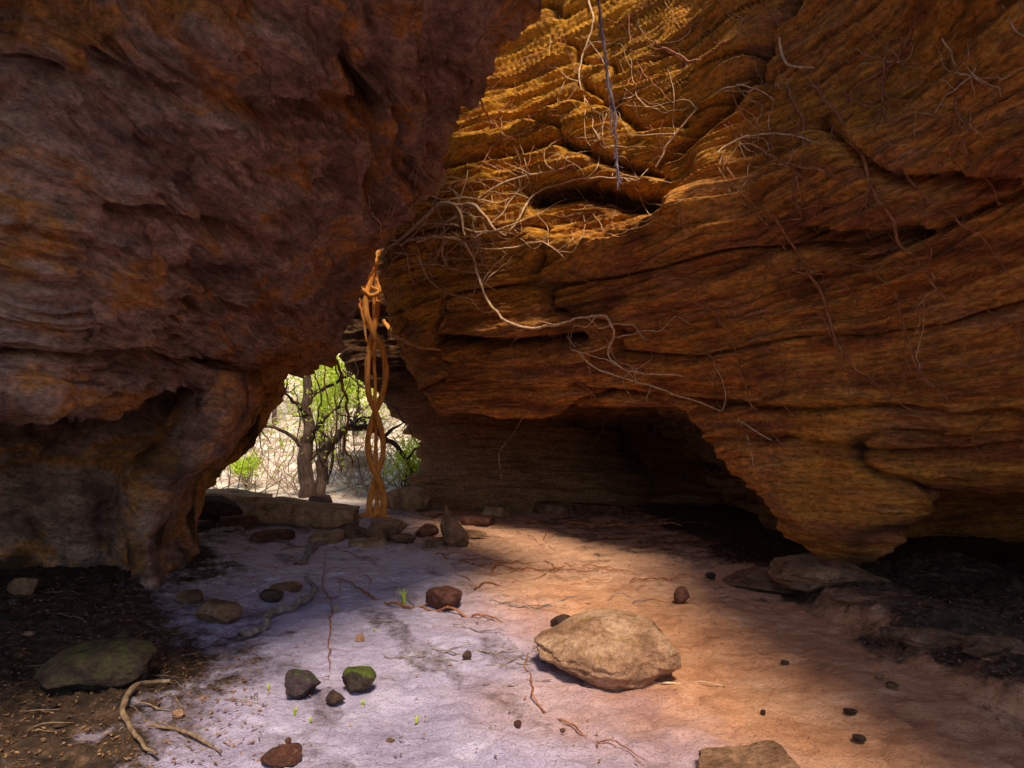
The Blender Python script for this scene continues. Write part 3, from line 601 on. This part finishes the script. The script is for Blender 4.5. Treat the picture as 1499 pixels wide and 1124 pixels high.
# ---------------------------------------------------------------- outside vegetation
def leaves(centres,n,spread,L,W):
    c=centres[rng.integers(0,len(centres),n)]+rng.normal(0,1,(n,3))*spread
    a=rng.normal(size=(n,3)); a/=np.linalg.norm(a,axis=1,keepdims=True); b_=rng.normal(size=(n,3)); b_=np.cross(a,b_); b_/=np.linalg.norm(b_,axis=1,keepdims=True)
    l=L*rng.uniform(0.6,1.3,(n,1)); w=W*rng.uniform(0.6,1.3,(n,1))
    q=np.stack([c-a*l/2,c+b_*w/2,c+a*l/2,c-b_*w/2],1).reshape(-1,3); return q,np.arange(4*n).reshape(-1,4)
def tree(x_,y_,h,r,label,lean=(0,0),nl=3500,spread=0.45,leafsize=0.11,name='tree',limbs=7,crown=True,pts=None):
    z0=gzz(x_,y_)-0.1; E=bpy.data.objects.new(name,None); E.location=(x_,y_,z0); link(E); tag(E,label,'tree' if name=='tree' else 'shrub')
    if pts is None: pts=[(0,0,0),(lean[0]*0.2,lean[1]*0.2,h*0.25),(lean[0]*0.55+0.1*r,lean[1]*0.5,h*0.55),(lean[0],lean[1],h)]
    parts=[tube(pts,[r*1.2,r*0.9,r*0.7,r*0.25],10,8,0.1,int(h*10),3)]; tips=[]
    P=cr(np.array(pts,float),8)
    for k in range(limbs):
        q=P[int(len(P)*(0.3+0.65*k/limbs))]; th=k*2.4+x_; L=h*rng.uniform(0.16,0.3)
        e1=q+np.array([math.cos(th)*L*0.5,math.sin(th)*L*0.5,L*0.35]); e2=q+np.array([math.cos(th)*L,math.sin(th)*L,L*rng.uniform(0.4,0.8)])
        parts.append(tube([q,e1,e2],[r*0.4,r*0.25,r*0.08],6,5,0.08,k)); tips+= [e1,e2,(e1+e2)/2]
        for j in range(5):
            e3=e2+rng.normal(0,1,3)*L*0.35; parts.append(tube([e1*0.3+e2*0.7,(e1*0.3+e2*0.7+e3)/2+rng.normal(0,0.05,3),e3],[r*0.14,r*0.04],4,3,0.03,j)); tips.append(e3)
    v,f=joined(parts); o=meshobj('trunk',v,f,M_bark); o.parent=E
    if crown:
        v,f=leaves(np.array(tips),nl,spread,leafsize,leafsize*0.5); o=meshobj('crown',v,f,M_leaf,False); o.parent=E
g=lambda b_,d:((b_-750)/900*d,d)
x_,y_=g(450,15.8); tree(x_,y_,4.8,0.19,'rough dark trunked tree just outside the cave mouth',lean=(-0.1,0.3),nl=1300,spread=0.35,leafsize=0.12,limbs=9)
x_,y_=g(470,16.2); tree(x_,y_,3,0.12,'low tree with an arched leaning trunk',limbs=8,crown=False,pts=[(0,0,-0.1),(-0.02,0,0.6),(0.12,0,1.2),(0.5,0,1.7),(1.0,0.1,1.9),(1.6,0.3,1.7),(2.1,0.6,1.1),(2.3,0.8,0.4)])
for k,(b_,d,h) in enumerate([(400,26,6),(350,33,7),(520,24,4.5),(440,36,7),(560,40,8),(300,38,7),(610,28,6),(490,29,5)]):
    x_,y_=g(b_,d); tree(x_,y_,h,0.09+0.008*k,'slender leafy tree on the sunny slope',lean=(rng.normal(0,0.7),0.3),nl=1700,spread=0.5,leafsize=0.18)
for k,(b_,e_,s_) in enumerate([(592,672,0.7),(360,680,0.45),(480,560,0.7),(470,590,0.5),(600,650,0.6),(500,530,0.6),(470,530,0.7)]):
    d=17.0+k*0.5; x_,y_=g(b_,d); z_=S(b_,e_,d)[2]; E=bpy.data.objects.new('shrub',None); E.location=(x_,y_,gzz(x_,y_)); link(E); tag(E,'bright green sunlit shrub outside the cave mouth','shrub',group='green shrubs on the slope')
    hh=max(0.3,z_-E.location.z); parts=[]; tips=[]
    for j in range(9):
        e2=np.array([rng.normal(0,s_*0.5),rng.normal(0,s_*0.5),hh*rng.uniform(0.7,1.15)]); parts.append(tube([(0,0,0),e2*0.5+rng.normal(0,0.05,3),e2],[0.02,0.012,0.005],4,4)); tips+=[e2,e2*0.9]
    v,f=joined(parts); o=meshobj('stem',v,f,M_bark); o.parent=E
    v,f=leaves(np.array(tips),900,s_*0.28,0.10,0.05); o=meshobj('foliage',v,f,M_leaf,False); o.parent=E
parts=[]
for k in range(1000):
    d=rng.uniform(15.8,36); b_=rng.uniform(230,680); x_,y_=g(b_,d); q=np.array([x_,y_,0.0]); h=rng.uniform(0.3,1.9)
    dv=np.array([rng.normal(0,0.7),rng.normal(0,0.3),1])*h; parts.append((q,dv))
zq=gz([a[0][0] for a in parts],[a[0][1] for a in parts]); tb=[]
for (q,dv),z0 in zip(parts,zq):
    q=q+np.array([0,0,z0]); tb.append(tube([q,q+dv*0.5+rng.normal(0,0.2,3),q+dv],[0.016,0.011,0.004],4,4))
v,f=joined(tb); tag(meshobj('dry_brush',v,f,M_straw),'tangle of dry straw coloured brush on the slope','brush','stuff')
for k in range(22):
    b_=rng.uniform(300,600); d=rng.uniform(16.5,26); x_,y_=g(b_,d); r_=rng.uniform(0.2,0.7)
    o=rock('rock',b_,700,10,10,m_w,'pale sunlit rock on the outside slope',seed=200+k,res=3,d=d,group='rocks on the slope'); o.scale=(r_*60/d,r_*60/d,r_*40/d); o.location=(x_,y_,gzz(x_,y_)-0.1)
# ---------------------------------------------------------------- light, sky, camera
sx,sy,sz=0.13,-0.60,1.0
sv=Vector((sx,sy,sz)).normalized(); el=math.asin(sv.z); az=math.atan2(sv.x,sv.y)
L=bpy.data.lights.new('sun','SUN'); L.energy=5; L.angle=math.radians(12); L.color=(1,0.82,0.58)
so=bpy.data.objects.new('sun',L); so.rotation_euler=sv.to_track_quat('Z','Y').to_euler(); link(so)
w=bpy.data.worlds.new("World"); scene.world=w; w.use_nodes=True; t=w.node_tree
bg=t.nodes['Background']; sk=t.nodes.new('ShaderNodeTexSky'); sk.sky_type='NISHITA'; sk.sun_disc=False
sk.sun_elevation=el; sk.sun_rotation=az; t.links.new(sk.outputs[0],bg.inputs[0]); bg.inputs[1].default_value=0.15
c=bpy.data.cameras.new('camera'); c.sensor_width=36; c.lens=900/1499*36; c.shift_y=78/1499; c.clip_end=1000
co=bpy.data.objects.new('camera',c); co.location=(0,0,CAMZ); co.rotation_euler=(math.radians(90),0,0); link(co); scene.camera=co
scene.view_settings.view_transform='Standard'; scene.view_settings.look='None'; scene.view_settings.exposure=0
